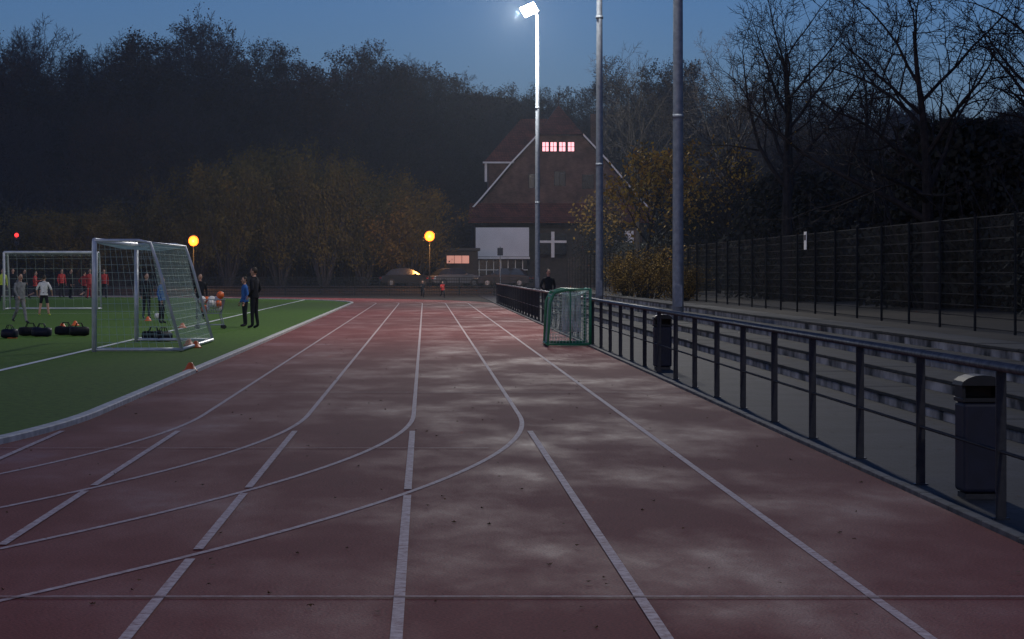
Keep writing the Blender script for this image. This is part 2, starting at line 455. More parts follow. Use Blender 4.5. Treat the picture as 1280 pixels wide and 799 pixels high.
# small green training goal beside the railing
e = empty('mini_goal', (3.72, 54.6, .0)); g = G()
for y in (0, 1.8):
    g.tube([(0, y, .04), (0, y, 1.27), (-.55, y, 1.27), (-.80, y, 1.20), (-.90, y, 1.0), (-.95, y, .04), (0, y, .04)], .036, 8)
g.tube([(0, 0, 1.27), (0, 1.8, 1.27)], .034, 8); g.tube([(-.95, 0, .04), (-.95, 1.8, .04)], .034, 8); g.tube([(-.85, 0, 1.1), (-.85, 1.8, 1.1)], .02, 8)
g.tube([(-.45, 0, .04), (-.45, 0, 1.27)], .016, 6)
g.make('frame', M['green'], e, True)
g = G()
for y in (0.0, 1.8):
    net_sheet(g, lambda u, v, y=y: Vector((-.03-u*(.88-.12*v), y+.04*sin(pi*u), .06+v*1.18)), 12, 16, .014)
net_sheet(g, lambda u, v: Vector((-.93+.08*v, u*1.8, .06+v*1.1)), 20, 14, .012)
net_sheet(g, lambda u, v: Vector((-.02-.8*v, u*1.8, 1.25-.12*sin(pi*v))), 20, 10, .012)
g.make('net', M['net'], e)
g = G()   # spare net bundled inside, hanging
for k in range(40):
    x = -.40+random.uniform(-.2, .2); y = .5+random.uniform(-.1, .1)
    g.tube([(x, y, 1.2), (x+random.uniform(-.06, .06), y, .8), (x+random.uniform(-.09, .09), y, .3)], [.012, .026, .016], 5)
g.make('hanging_net_bundle', M['netw'], e)

# ------------------------------------------------------------------ litter bins
def bin_(x, y, h=.9):
    e = empty('litter_bin', (x, y, 0)); s = h/.9
    g = G(); g.box(-.14*s, .14*s, -.15*s, .15*s, .05*s, .70*s); bevel(g.make('body', M['navy'], e), .03, 3)
    g = G(); g.box(-.145*s, .145*s, -.155*s, .155*s, .70*s, .73*s); bevel(g.make('rim', M['black'], e), .005)
    g = G()
    for sx in (-1, 1): g.box(sx*.13*s-.012, sx*.13*s+.012, -.12*s, .12*s, .73*s, .84*s)
    g.box(-.13*s, .13*s, .10*s, .12*s, .73*s, .84*s); g.make('hood_sides', M['black'], e)
    g = G(); a = []
    for k in range(9):
        t = pi*k/8; a.append((-.155*s*cos(t), .82*s+.075*s*sin(t)))
    for k in range(8):
        g.quad((a[k][0], -.16*s, a[k][1]), (a[k+1][0], -.16*s, a[k+1][1]), (a[k+1][0], .16*s, a[k+1][1]), (a[k][0], .16*s, a[k][1]))
    for yy in (-.16*s, .16*s): g.poly([(q[0], yy, q[1]) for q in a])
    g.make('hood', M['black'], e)
    g = G(); g.tube([(.0, .17*s, -.03), (.0, .17*s, .86*s)], .03, 8); g.box(-.12*s, .12*s, -.13*s, .13*s, -.02, .045*s); g.make('stand', M['rail'], e)
    return e
bin_(4.08, 17.9, .92); bin_(4.06, 41.5, .95)

# ------------------------------------------------------------------ trees
rnd = random.Random(3)
def rvec(r): return Vector((r.uniform(-1, 1), r.uniform(-1, 1), r.uniform(-1, 1)))
def tree_geo(seed, H, levels=4, nch=(11, 6, 6, 5), spread=.9, trunkfrac=.7, r0=None, droop=0., twig=.014, leaves=0, leafsize=.16, firstlimb=.28, leafm=1):
    r = random.Random(seed); g = G(); tips = []
    r0 = r0 or H*.016
    def br(p, d, L, rad, lv):
        if lv == levels:   # twig: slim cone
            e = p+d*L+Vector((0, 0, -droop*L*.4))
            g.tube([p, e], [max(rad, twig), twig*.35], 3, cap=False); tips.append((p+e)/2); tips.append(e); return
        n = (7, 5, 4, 3)[min(lv, 3)]; pts = [p]; rr = [rad]; dd = d.copy(); q = p.copy()
        for i in range(n):
            wob = (.07, .20, .27, .32)[min(lv, 3)]
            dd = (dd+rvec(r)*wob+Vector((0, 0, (.05 if lv else .02)-droop*.08*lv))).normalized()
            q = q+dd*(L/n); pts.append(q.copy()); rr.append(max(rad*(1-(i+1)/n*(.72 if lv else .8)), twig*.7))
        g.tube(pts, rr, (8, 6, 4, 3)[min(lv, 3)], cap=False)
        c = nch[lv]
        for k in range(c):
            lo = firstlimb/trunkfrac if lv == 0 else .22
            t = lo+(1-lo)*((k+r.random()*.8)/c); f = t*n; i = min(int(f), n-1); u = f-i
            a = pts[i].lerp(pts[i+1], u); ra = rr[i]*(1-u)+rr[i+1]*u
            ax = (pts[i+1]-pts[i]).normalized(); o = ax.orthogonal().normalized()
            ang = 2.4*k+r.uniform(-.5, .5); side = (Matrix.Rotation(ang, 3, ax) @ o)
            tilt = spread*(.75+.5*r.random())*(1.0 if lv else (1.15-.55*t))
            nd = (ax*cos(tilt)+side*sin(tilt)).normalized()
            if lv == 0: nl = H*(.46-.22*t)*r.uniform(.8, 1.15)
            else: nl = L*r.uniform(.38, .62)*(1.15-.4*t)
            br(a, nd, nl, ra*(.62 if lv == 0 else .58), lv+1)
        if lv > 0: br(pts[-1], dd, L*.35, rr[-1], min(lv+1, levels))
    br(Vector((0, 0, -.3)), Vector((r.uniform(-.05, .05), r.uniform(-.05, .05), 1)).normalized(), H*trunkfrac, r0, 0)
    for k in range(leaves):
        t = r.choice(tips)+rvec(r)*leafsize*1.6; s = leafsize*r.uniform(.5, 1.1)
        a = rvec(r).normalized(); b = a.orthogonal().normalized()
        b = (Matrix.Rotation(r.uniform(0, 6.28), 3, a) @ b); c = a.cross(b)
        g.quad(t-b*s*.6, t-c*s*.35, t+b*s*.6, t+c*s*.35, leafm)
    return g
def mesh_of(g, name, mats):
    me = bpy.data.meshes.new(name); me.from_pydata(g.V, [], g.F)
    for m in mats: me.materials.append(m)
    me.polygons.foreach_set('material_index', g.mi); me.update(); return me
def place(me, name, x, y, z, s, rz, parent=None, sz=None):
    o = link(bpy.data.objects.new(name, me)); o.location = (x, y, z); o.scale = (s, s, sz or s); o.rotation_euler = (0, 0, rz)
    if parent: o.parent = parent
    return o
farvars = []
for k in range(6):
    g = tree_geo(100+k, 20, 4, (13, 7, 5, 4), spread=.78, leaves=(9000, 2000, 6000, 3000, 0, 11000)[k], leafsize=.25, twig=.026, firstlimb=.2)
    farvars.append(mesh_of(g, 'forest_tree_mesh_%d' % k, [M['barkfar'], M['leafbrown'] if k % 2 == 0 else M['leafdark']]))
# treeline height profile (metres above pitch) along X at Y~275
PROF = [(-95, 31), (-55, 31), (-49, 30.5), (-46, 29), (-41, 31.5), (-37, 27.5), (-34, 31.5), (-28, 31), (-23, 31), (-19, 26.5), (-14, 29.5), (-9, 29), (-5, 28), (0, 28.5), (4, 25.5), (9, 24.5), (15, 23), (19, 23.5), (23, 26), (28, 25.5), (33, 27), (38, 23.5), (50, 22), (70, 22), (120, 26)]
def prof(x):
    for (a, za), (b, zb) in zip(PROF, PROF[1:]):
        if a <= x <= b: return za+(zb-za)*(x-a)/(b-a)
    return 28
fe = empty('forest'); r = random.Random(11)
for row, (yy, dx, fac) in enumerate(((248, 7, .74), (266, 6, .90), (286, 5, 1.0), (304, 7, 1.0))):
    x = -85-row*3
    while x < 100:
        X = x+r.uniform(-2, 2); Y = yy+r.uniform(-6, 6)
        if not (1 < X < 22 and Y < 240):
            z = gz(X, Y); top = prof(X*278/Y)*Y/278*fac*r.uniform(.92, 1.04); h = max(top-z, 9)
            place(r.choice(farvars), 'tree', X, Y, z-.3, h/20*r.uniform(.95, 1.1), r.uniform(0, 6.3), fe, h/20/1.0)
        x += dx
sg = []
for k in range(3):
    g = G(); rr = random.Random(50+k)
    for i in range(60):
        a = rr.uniform(0, 6.28); q = Vector((cos(a)*rr.uniform(.2, 1.2), sin(a)*rr.uniform(.2, 1.2), 0)); d = Vector((cos(a)*.4, sin(a)*.4, 1)).normalized()
        L = rr.uniform(2, 4.2); g.tube([q, q+d*L*.5+rvec(rr)*.2, q+d*L+rvec(rr)*.5], [.04, .025, .008], 3, cap=False)
    for i in range(9000):
        t = rr.random()**.6; a = rr.uniform(0, 6.28); z = rr.uniform(0, 1)
        R = 2.1*sqrt(max(0, 1-(z-.35)**2/.5))*(1+.22*sin(3*a+k)+.15*sin(7*a+5*z))*t
        p = Vector((cos(a)*R, sin(a)*R, z*3.9+.2)); s = rr.uniform(.05, .12); n_ = rvec(rr).normalized(); b = n_.orthogonal().normalized(); c = n_.cross(b)
        g.quad(p-b*s, p-c*s*.6, p+b*s, p+c*s*.6, 1)
    sg.append(g)
shr_dark = [mesh_of(g, 'shrub_mesh', [M['barkfar'], M['leafdark']]) for g in sg]
ue = empty('undergrowth')
x = -90
while x < 90:
    for yy in (222, 236):
        X = x+r.uniform(-1.5, 1.5); Y = yy+r.uniform(-4, 4)
        if not (2 < X < 22 and Y < 232): place(r.choice(shr_dark), 'shrub', X, Y, gz(X, Y)-.2, r.uniform(1.2, 2.1), r.uniform(0, 6.3), ue)
    x += 4.2
x = -80
while x < 70:   # thicket on the crest of the hill, closes the view between the trunks
    X = x+r.uniform(-1.5, 1.5); Y = 322+r.uniform(-4, 4)
    place(r.choice(shr_dark), 'shrub', X, Y, gz(X, Y)-.3, r.uniform(2.3, 3.1), r.uniform(0, 6.3), ue)
    x += 6
we = empty('woodland')
for k in range(80):
    Y = r.uniform(70, 230); X = r.uniform(17, 21+Y*.20)
    if X < 25 and Y > 195: continue
    z = gz(X, Y); h = (1.67+Y*r.uniform(.046, .070))-z
    h = max(7, min(h, 15)); me = r.choice(farvars)
    place(me, 'tree', X, Y, z-.3, h/20*r.uniform(1, 1.2), r.uniform(0, 6.3), we, h/20)
for k in range(100):
    Y = r.uniform(52, 225); X = r.uniform(14, 17+Y*.20)
    if X < 25 and Y > 195: continue
    place(r.choice(shr_dark), 'shrub', X, Y, gz(X, Y)-.2, r.uniform(.6, 1.4), r.uniform(0, 6.3), we)

def big_tree(seed, x, y, H, rz=0, leaves=0, name='bare_tree', leafmat='leafyel', ls=.12, nch=(11, 6, 5, 4), **kw):
    g = tree_geo(seed, H, 4, nch, spread=kw.pop('spread', .85), twig=.011, leaves=leaves, leafsize=ls, **kw)
    return place(mesh_of(g, name+'_mesh', [M['bark'], M[leafmat]]), name, x, y, gz(x, y), 1, rz)
big_tree(21, 13.0, 87, 13.2, .4, 60, firstlimb=.26, r0=.25, ls=.09)
big_tree(22, 14.2, 68, 11.6, 1.4, 40, firstlimb=.22, r0=.23, spread=.95, ls=.08)
big_tree(23, 20.5, 112, 14, 2.2, 0, r0=.24)
big_tree(24, 16.4, 62, 11.5, 3.0, 0, spread=1.0, r0=.24)
big_tree(25, 18.5, 150, 16.5, .9, 0, r0=.26)
big_tree(26, 14.5, 165, 17, 4.0, 0, r0=.24)
big_tree(27, 11.7, 131, 8.6, 0, 2200, 'autumn_tree', ls=.25, r0=.13)
big_tree(28, 14.5, 120, 8.0, 2, 600, 'autumn_tree', ls=.20, r0=.12)
big_tree(29, 12.4, 172, 7.5, 1, 1000, 'autumn_tree', 'leafochre', ls=.22, r0=.12)

def bush_geo(seed, H, R, n, ls, stems=14):
    rr = random.Random(seed); g = G(); cl = []
    for i in range(stems):
        a = rr.uniform(0, 6.28); d = Vector((cos(a)*rr.uniform(.1, .55), sin(a)*rr.uniform(.1, .55), 1)).normalized(); q = Vector((cos(a)*.25, sin(a)*.25, -.2)); L = H*rr.uniform(.7, 1.0)
        pts = [q]; rad = [.10*H/10+.02]
        for k in range(5):
            d = (d+rvec(rr)*.16).normalized(); q = q+d*L/5; pts.append(q.copy()); rad.append(rad[0]*(1-(k+1)/5.6))
            if k > 0:
                for w in range(3):
                    dd = (d*.6+rvec(rr)).normalized(); e = q+dd*rr.uniform(.5, 1)*R*.5
                    if e.z > H: e.z = H*rr.uniform(.85, 1)
                    g.tube([q, e], [rad[-1]*.4, .01], 3, cap=False); cl.append(e); cl.append((q+e)/2)
        g.tube(pts, rad, 5, cap=False)
    for i in range(n):
        c = rr.choice(cl); p = c+Vector((rr.gauss(0, .09), rr.gauss(0, .09), rr.gauss(0, .10)))*R
        if p.z < .1: continue
        s = ls*rr.uniform(.6, 1.2); a = rvec(rr).normalized(); b = a.orthogonal().normalized(); cc = a.cross(b)
        g.quad(p-b*s, p-cc*s*.5, p+b*s, p+cc*s*.5, 1)
    return g
bm = [mesh_of(bush_geo(300+k, 9, 3.6, 14000, .13, 24), 'autumn_shrub_mesh', [M['barkfar'], M['leafolive' if k != 1 else 'leafochre']]) for k in range(3)]
ae = empty('autumn_shrubbery')
for (px, ty, k) in ((205, 250, 0), (245, 215, 2), (285, 205, 0), (325, 190, 0), (372, 180, 2), (405, 200, 0), (440, 215, 2), (480, 215, 1), (515, 235, 1), (350, 225, 0), (455, 240, 0), (150, 262, 2), (95, 265, 0), (35, 262, 2)):
    Y = 204+r.uniform(-3, 8); X = (px-531)*Y/3035; h = 1.67+(340-ty)*Y/3035-.5
    place(bm[k], 'shrub', X, Y, gz(X, Y), .92, r.uniform(0, 6.3), ae, h/9.2)
b1 = mesh_of(bush_geo(400, 2.3, 1.5, 5000, .05, 20), 'bush_mesh', [M['bark'], M['leafochre']])
place(b1, 'autumn_bush', 9.0, 97, .5, 1.0, 0, None, .92); place(b1, 'autumn_bush', 8.9, 104, .5, .9, 2, None, .8)
place(b1, 'autumn_bush', 9.4, 90, .5, .8, 4, None, .6)

# fallen leaves on track
g = G(); rr = random.Random(9)
for k in range(380):
    x = rr.uniform(-4, 3.6); y = 10+rr.random()**1.3*70
    s = rr.uniform(.012, .028); a = rr.uniform(0, 6.28); t = rr.uniform(-.01, .012)
    g.poly([(x+cos(a+q)*s*w, y+sin(a+q)*s*w, .016+t*(q % 2)) for q, w in ((0, 1), (1.2, .6), (2.2, .9), (3.3, .5), (4.2, .8), (5.2, .5))])
for k in range(500):
    x = rr.uniform(4.1, 8.3); y = rr.uniform(12, 90); s = rr.uniform(.02, .04); a = rr.uniform(0, 6.28)
    z = .012 if x < 5.78 else .165*(int((x-5.8)/.68)+1)+.008
    if x >= 5.78 and x < 5.84: continue
    g.poly([(x+cos(a+q)*s*w, y+sin(a+q)*s*w, z) for q, w in ((0, 1), (1.2, .6), (2.2, .9), (3.3, .5), (4.2, .8), (5.2, .5))])
g.make('fallen_leaves', M['fallen'])

# ------------------------------------------------------------------ house
he = empty('brick_house', (12, 215, .45))
def hp(px, py, y=0): return ((px-531)/14.12-12, y, 1.67+(340-py)/14.12-.45)
g = G(); g.box(-7.6, 7.4, 0, 12, -.5, 5.4); g.make('ground_floor_walls', M['wood'], he)
left = [hp(590, 260), hp(600, 249), hp(618, 228), hp(640, 202), hp(672, 168)]
L = [(p[0], p[2]) for p in left]
apx = (0, 16.2)
pl = [(x, z) for x, z in L]+[(-x, z) for x, z in reversed(L)]
g = G(); g.poly([(x*.96, .3, z-.1) for x, z in pl]); g.make('gable_wall', M['brick'], he)
g = G()
for i in range(4):
    for sgn in (-1, 1):
        a = L[i]; b = L[i+1]
        xa = a[0]*(-1 if sgn > 0 else 1); xb = b[0]*(-1 if sgn > 0 else 1)
        g.quad((xa, -.25, a[1]), (xb, -.25, b[1]), (xb, 12, b[1]), (xa, 12, a[1]))
for sgn in (-1, 1):
    xb = L[4][0]*(-1 if sgn > 0 else 1)
    g.poly([(xb, -.25, L[4][1]), (0, 3.0, apx[1]), (0, 12, apx[1]), (xb, 12, L[4][1])])
g.poly([(L[4][0], -.25, L[4][1]), (-L[4][0], -.25, L[4][1]), (0, 3.0, apx[1])])
g.make('main_roof', M['tile'], he)
g = G()
for sgn in (-1, 1):
    pts = [((-x if sgn > 0 else x), -.3, z+.02) for x, z in L]
    for a, b in zip(pts, pts[1:]):
        a = Vector(a); b = Vector(b); up = Vector((0, 0, .16))
        g.quad(a-up, b-up, b+up*.3, a+up*.3)
o = g.make('verge_board', M['trim'], he); sm = o.modifiers.new('thick', 'SOLIDIFY'); sm.thickness = .06
g = G()
wx0 = hp(608, 0)[0]
g.box(wx0+.35, -1, 5.5, 11.5, 4, 11.6, 1)
g.poly([(wx0-.1, 4.9, 11.2), (wx0+3.4, 8.5, 15.3), (0, 8.5, 15.3), (0, 4.9, 11.2)])
g.poly([(wx0-.1, 12, 11.2), (0, 12, 11.2), (0, 8.5, 15.3), (wx0+3.4, 8.5, 15.3)])
g.poly([(wx0-.1, 4.9, 11.2), (wx0-.1, 12, 11.2), (wx0+3.4, 8.5, 15.3)])
g.make('cross_wing', [M['tile'], M['brick']], he)
g = G(); g.box(wx0-.02, wx0+.2, 5.3, 5.5, 9.4, 11.3); g.box(wx0-.2, wx0+3, 4.75, 4.88, 11.05, 11.2); g.make('wing_trim', M['trim'], he)
g = G(); g.box(3.1, 3.9, 6, 6.8, 12, 15.6); g.make('chimney', M['brick'], he)
g = G(); g.box(-.05, .05, 2.9, 3.0, 16.0, 17.2); g.ell((0, 2.95, 17.2), .12); g.make('finial', M['rail'], he)
for k, px in enumerate((682, 692, 703, 714)):
    x, _, z0 = hp(px, 189); z1 = z0+.80; w = .27
    g = G(); g.box(x-w, x+w, .22, .28, z0, z1); g.make('attic_window_%d' % k, M['winlit'], he)
    g = G()
    for (a, b, c, d) in ((-w-.06, -w, z0-.06, z1+.06), (w, w+.06, z0-.06, z1+.06), (-.025, .025, z0, z1)): g.box(x+a, x+b, .15, .30, c, d)
    g.box(x-w, x+w, .15, .30, z1, z1+.06); g.box(x-w, x+w, .14, .30, z0-.06, z0); g.box(x-w, x+w, .16, .21, (z0+z1)/2-.02, (z0+z1)/2+.02)
    g.make('attic_frame_%d' % k, M['wood'], he)
for px, py in ((668, 235), (700, 232), (735, 236)):
    x, _, z0 = hp(px, py); g = G(); g.box(x-.45, x+.45, .20, .27, z0, z0+1.25, 0)
    g.box(x-.52, x-.45, .15, .29, z0-.05, z0+1.3, 1); g.box(x+.45, x+.52, .15, .29, z0-.05, z0+1.3, 1); g.box(x-.03, x+.03, .16, .19, z0, z0+1.25, 1)
    g.make('gable_window', [M['darkglass'], M['wood']], he)
g = G()
for (z0, y0, z1, y1) in ((5.6, -2.3, 6.1, -1.3), (6.1, -1.3, 7.3, .1)):
    g.quad((-8.2, y0, z0), (8.1, y0, z0), (7.9, y1, z1), (-8.0, y1, z1))
o = g.make('lean_to_roof', M['tile'], he); sm = o.modifiers.new('t', 'SOLIDIFY'); sm.thickness = .12
def wall(px0, px1, py0, py1, m, nm, y=-1.5, t=.2):
    a = hp(px0, py1); b = hp(px1, py0); g = G(); g.box(a[0], b[0], y, y+t, a[2], b[2]); return g.make(nm, M[m], he)
wall(594, 660, 285, 321, 'plaster', 'white_front_wall', -2.2, .2)
wall(593, 661, 321.5, 324, 'trim', 'sill_course', -2.28, .26)
wall(597, 658, 325, 352, 'darkglass', 'lower_glazing', -1.4, .1)
for px in range(598, 660, 9): wall(px, px+1, 325, 352, 'trim', 'glazing_bar', -1.48, .06)
wall(597, 659, 337, 338, 'trim', 'transom', -1.53, .04)
for (cx, a, b) in ((690, 674, 706), (771, 757, 788)):
    wall(a, b, 292, 318, 'darkglass', 'terrace_window', -1.35, .08)
    wall(cx-2, cx+2, 290, 322, 'trim', 'mullion', -1.5, .14)
    wall(a-1, b+1, 301, 304, 'trim', 'crossbar', -1.54, .03)
wall(779, 790, 289, 314, 'plaster', 'white_panel', -1.7, .12)
wall(790, 800, 288, 345, 'brick', 'pier', -1.5, .3)
ge = empty('garage_building', (3.2, 206, .45))
g = G(); g.box(-2.2, 1.3, 0, 5, -.3, 3.0); bevel(g.make('walls', M['wood'], ge), .02)
g = G(); g.box(-2.4, 1.5, -.25, 5.2, 3.01, 3.25); bevel(g.make('flat_roof', M['rail'], ge), .02)
g = G(); g.box(-1.35, .55, -.05, -.01, 1.95, 2.6); g.make('lit_window', M['garlit'], ge)
g = G()
for x in (-1.38, -.72, -.08, .55): g.box(x, x+.04, -.1, -.055, 1.92, 2.63)
g.make('window_bars', M['wood'], ge)

# road behind the track + cars
g = G(); g.quad((-120, 188, .50), (60, 188, .50), (60, 200, .50), (-120, 200, .50)); g.make('road', M['asphalt'])
def car(x, y, rz, paint, L=4.3, tail=False):
    e = empty('parked_car', (x, y, .50), rz); W = .86
    body = [(-2.1, .35), (-2.12, .62), (-2.0, .86), (-1.3, .95), (1.15, .97), (1.95, .80), (2.12, .60), (2.1, .32)]
    g = G(); n = len(body)
    secs = [(-W, .94), (-W*.97, 1.0), (W*.97, 1.0), (W, .94)]
    for yy, s in secs:
        for (px_, pz) in body: g.V.append((px_*s, yy, pz*(.97 if s < 1 else 1)))
    for k in range(3):
        for i in range(n):
            j = (i+1) % n; g.F.append((k*n+i, k*n+j, (k+1)*n+j, (k+1)*n+i)); g.mi.append(0)
    g.F.append(tuple(range(n))); g.mi.append(0); g.F.append(tuple(range(3*n, 4*n))[::-1]); g.mi.append(0)
    bevel(g.make('body', M[paint], e), .04, 2)
    cab = [(-1.75, .93), (-1.25, 1.38), (-.6, 1.47), (.25, 1.45), (1.1, .95)]
    g = G(); n = len(cab)
    for yy in (-1, 1):
        for (px_, pz) in cab:
            w = .80-(pz-.93)*.28; g.V.append((px_, yy*w, pz))
    for i in range(n-1): g.F.append((i, i+1, n+i+1, n+i)); g.mi.append(1 if i in (0, 3) else 0)
    g.F.append(tuple(range(n))[::-1]); g.mi.append(1); g.F.append(tuple(range(n, 2*n))); g.mi.append(1)
    g.make('cabin', [M[paint], M['darkglass']], e)
    g = G()
    for sx in (-1.3, 1.28):
        for sy in (-.80, .80): g.tube([(sx, sy-.1, .32), (sx, sy+.1, .32)], .32, 18, 0); g.tube([(sx, sy-.105, .32), (sx, sy+.105, .32)], .18, 12, 1)
    g.make('wheels', [M['rubber'], M['carsilver']], e)
    g = G(); g.box(.6, .75, -.98, -.84, .95, 1.06); g.box(.6, .75, .84, .98, .95, 1.06); g.make('mirrors', M[paint], e)
    g = G()
    for sy in (-.62, .62): g.box(-2.13, -2.09, sy-.15, sy+.15, .62, .76)
    g.make('tail_lights', M['redlamp' if tail else 'red'], e)
    g = G()
    for sy in (-.62, .62): g.box(2.06, 2.10, sy-.17, sy+.17, .58, .70)
    g.make('headlights', M['trim'], e)
car(2.4, 193, .35, 'carsilver'); car(6.4, 192.5, 2.9, 'cardark'); car(-1.5, 196, 0.1, 'cardark')

# street lanterns
def lantern(x, y, h, p):
    e = empty('street_lamp', (x, y, .45)); g = G(); g.tube([(0, 0, 0), (0, 0, 1), (0, 0, h-.25)], [.07, .05, .04], 10); g.make('pole', M['fence'], e, True)
    g = G(); g.ell((0, 0, h), (.40, .40, .42), 0, 16, 10); g.make('globe', M['sodium'], e, True)
    g = G(); g.tube([(0, 0, h+.38), (0, 0, h+.46), (0, 0, h+.54)], [.2, .12, .02], 12); g.tube([(0, 0, h-.46), (0, 0, h-.34)], [.06, .16], 12); g.make('cap', M['rail'], e, True)
    ld = bpy.data.lights.new('lantern_light', 'POINT'); ld.energy = p; ld.color = (1, .42, .1); ld.shadow_soft_size = .3
    lo = link(bpy.data.objects.new('light', ld)); lo.parent = e; lo.location = (0, -1.0, h-.1)
lantern(.38, 192, 4.05, 900); lantern(-18.1, 190, 3.65, 700)
e = empty('traffic_light', (-33.6, 200, .45)); g = G(); g.tube([(0, 0, 0), (0, 0, 3.6)], .06, 8); g.box(-.2, .2, -.12, .12, 3.4, 4.5); g.make('mast', M['black'], e)
g = G(); g.ell((0, -.16, 4.25), .17); g.make('red_signal', M['redlamp'], e); g = G(); g.ell((0, -.12, 3.9), .12); g.ell((0, -.12, 3.6), .12); g.make('unlit_signals', M['darkglass'], e)
e = empty('road_sign', (5.9, 190, .45)); g = G(); g.tube([(0, 0, 0), (0, 0, 3.2)], .04, 8); g.make('post', M['galv'], e)
g = G(); g.box(-.22, .22, -.06, -.03, 2.5, 3.1); bevel(g.make('plate', M['navy'], e), .02)

# ------------------------------------------------------------------ people
POSES = {
 'stand': dict(kl=(.10, -.01, .50), kr=(-.10, .0, .50), al=(.12, .02, .09), ar=(-.12, .03, .09), el=(.26, .03, 1.13), er=(-.26, .03, 1.13), wl=(.25, -.08, .89), wr=(-.25, -.08, .89)),
 'pockets': dict(kl=(.11, -.02, .50), kr=(-.10, .01, .50), al=(.14, .0, .09), ar=(-.13, .06, .09), el=(.29, .07, 1.14), er=(-.29, .07, 1.14), wl=(.19, -.09, .96), wr=(-.19, -.09, .96)),
 'walk': dict(kl=(.09, -.16, .51), kr=(-.09, .05, .49), al=(.10, -.27, .10), ar=(-.10, .33, .16), el=(.25, .15, 1.15), er=(-.25, -.08, 1.14), wl=(.24, .10, .90), wr=(-.23, -.26, .98)),
 'run': dict(kl=(.09, -.30, .62), kr=(-.09, .06, .48), al=(.10, -.20, .22), ar=(-.10, .42, .34), el=(.25, .22, 1.20), er=(-.25, -.15, 1.16), wl=(.22, .05, 1.02), wr=(-.16, -.34, 1.22)),
 'astride': dict(kl=(.16, -.03, .50), kr=(-.16, .0, .50), al=(.22, .0, .09), ar=(-.22, .03, .09), el=(.32, .03, 1.17), er=(-.32, .0, 1.17), wl=(.34, -.12, .97), wr=(-.30, -.16, 1.00)),
}
MS = ['skin', 'hair', 'cloth', 'white', 'red', 'blue', 'grey', 'yellow', 'black']
def person(x, y, h, facing, pose, top, bottom, socks=None, hair='hair', sleeves=True, name='person', z=.018, shoes='black', shorts=False, hood=False):
    P = POSES[pose]; t, b = top, bottom; sk = socks or ('skin' if shorts else bottom)
    J = [((0, 0, .95), (.15, .11)), ((0, -.005, 1.12), (.145, .105)), ((0, -.01, 1.32), (.175, .12)), ((0, .0, 1.45), (.085, .07)), ((0, -.005, 1.53), (.052, .052)), ((0, -.012, 1.60), (.05, .055)),
         ((.09, 0, .88), (.098, .10)), (P['kl'], (.063, .068)), (P['al'], (.046, .05)), ((P['al'][0]+.02, P['al'][1]-.16, P['al'][2]-.045), (.04, .032)),
         ((-.09, 0, .88), (.098, .10)), (P['kr'], (.063, .068)), (P['ar'], (.046, .05)), ((P['ar'][0]-.02, P['ar'][1]-.16, P['ar'][2]-.045), (.04, .032)),
         ((.185, 0, 1.41), (.068, .068)), (P['el'], (.048, .048)), (P['wl'], (.031, .028)),
         ((-.185, 0, 1.41), (.068, .068)), (P['er'], (.048, .048)), (P['wr'], (.031, .028))]
    def palm(w, e):
        d = (Vector(w)-Vector(e)).normalized(); return tuple(Vector(w)+d*.09), d
    pL, dL = palm(P['wl'], P['el']); pR, dR = palm(P['wr'], P['er'])
    J += [(pL, (.035, .018)), (pR, (.035, .018))]
    E = [(0, 1), (1, 2), (2, 3), (3, 4), (4, 5), (0, 6), (6, 7), (7, 8), (8, 9), (0, 10), (10, 11), (11, 12), (12, 13), (2, 14), (14, 15), (15, 16), (2, 17), (17, 18), (18, 19), (16, 20), (19, 21)]
    lab = [b, t, t, 'skin', 'skin', b, b, sk, shoes, b, b, sk, shoes, t, t, t if sleeves else 'skin', t, t, t if sleeves else 'skin', 'skin', 'skin']
    me = bpy.data.meshes.new('sk'); me.from_pydata([j[0] for j in J], E, []); o = link(bpy.data.objects.new('sk', me))
    o.modifiers.new('s', 'SKIN').use_smooth_shade = True
    for i, j in enumerate(J):
        me.skin_vertices[0].data[i].radius = j[1]; me.skin_vertices[0].data[i].use_root = (i == 0)
    ss = o.modifiers.new('ss', 'SUBSURF'); ss.levels = 1; ss.render_levels = 1
    dg = bpy.context.evaluated_depsgraph_get(); ev = bpy.data.meshes.new_from_object(o.evaluated_get(dg))
    bpy.data.objects.remove(o)
    g = G(); g.V = [tuple(v.co) for v in ev.vertices]; g.F = [tuple(p.vertices) for p in ev.polygons]
    def dist(c, a, b_):
        ab = b_-a; tt = max(0, min(1, (c-a).dot(ab)/max(ab.length_squared, 1e-9))); return (c-(a+ab*tt)).length, tt
    Jv = [Vector(j[0]) for j in J]
    for p in ev.polygons:
        best = min(range(len(E)), key=lambda k: dist(p.center, Jv[E[k][0]], Jv[E[k][1]])[0]-.4*(J[E[k][0]][1][0]+J[E[k][1]][1][0])/2)
        m_ = lab[best]
        if shorts and best in (6, 10): m_ = b if dist(p.center, Jv[E[best][0]], Jv[E[best][1]])[1] < .85 else 'skin'
        if best in (7, 11) and p.center.z < min(P['al'][2], P['ar'][2])+.0: m_ = shoes
        if best in (0,) and p.center.z > 1.0: m_ = t
        if best in (5, 9) and p.center.z > .99: m_ = t
        g.mi.append(MS.index(m_))
    hz = 1.655; hy = -.02
    g.ell((0, hy, hz), (.076, .095, .118), 0, 16, 12)
    g.ell((0, hy+.022, hz+.028), (.083, .092, .108), MS.index(hair), 16, 12)
    g.tube([(0, hy-.088, hz+.015), (0, hy-.118, hz-.018), (0, hy-.09, hz-.03)], [.008, .014, .01], 6, 0)
    for sx in (-1, 1):
        g.ell((sx*.030, hy-.086, hz+.012), (.012, .008, .008), 8, 8, 6); g.ell((sx*.078, hy+.005, hz-.005), (.012, .02, .03), 0, 8, 6)
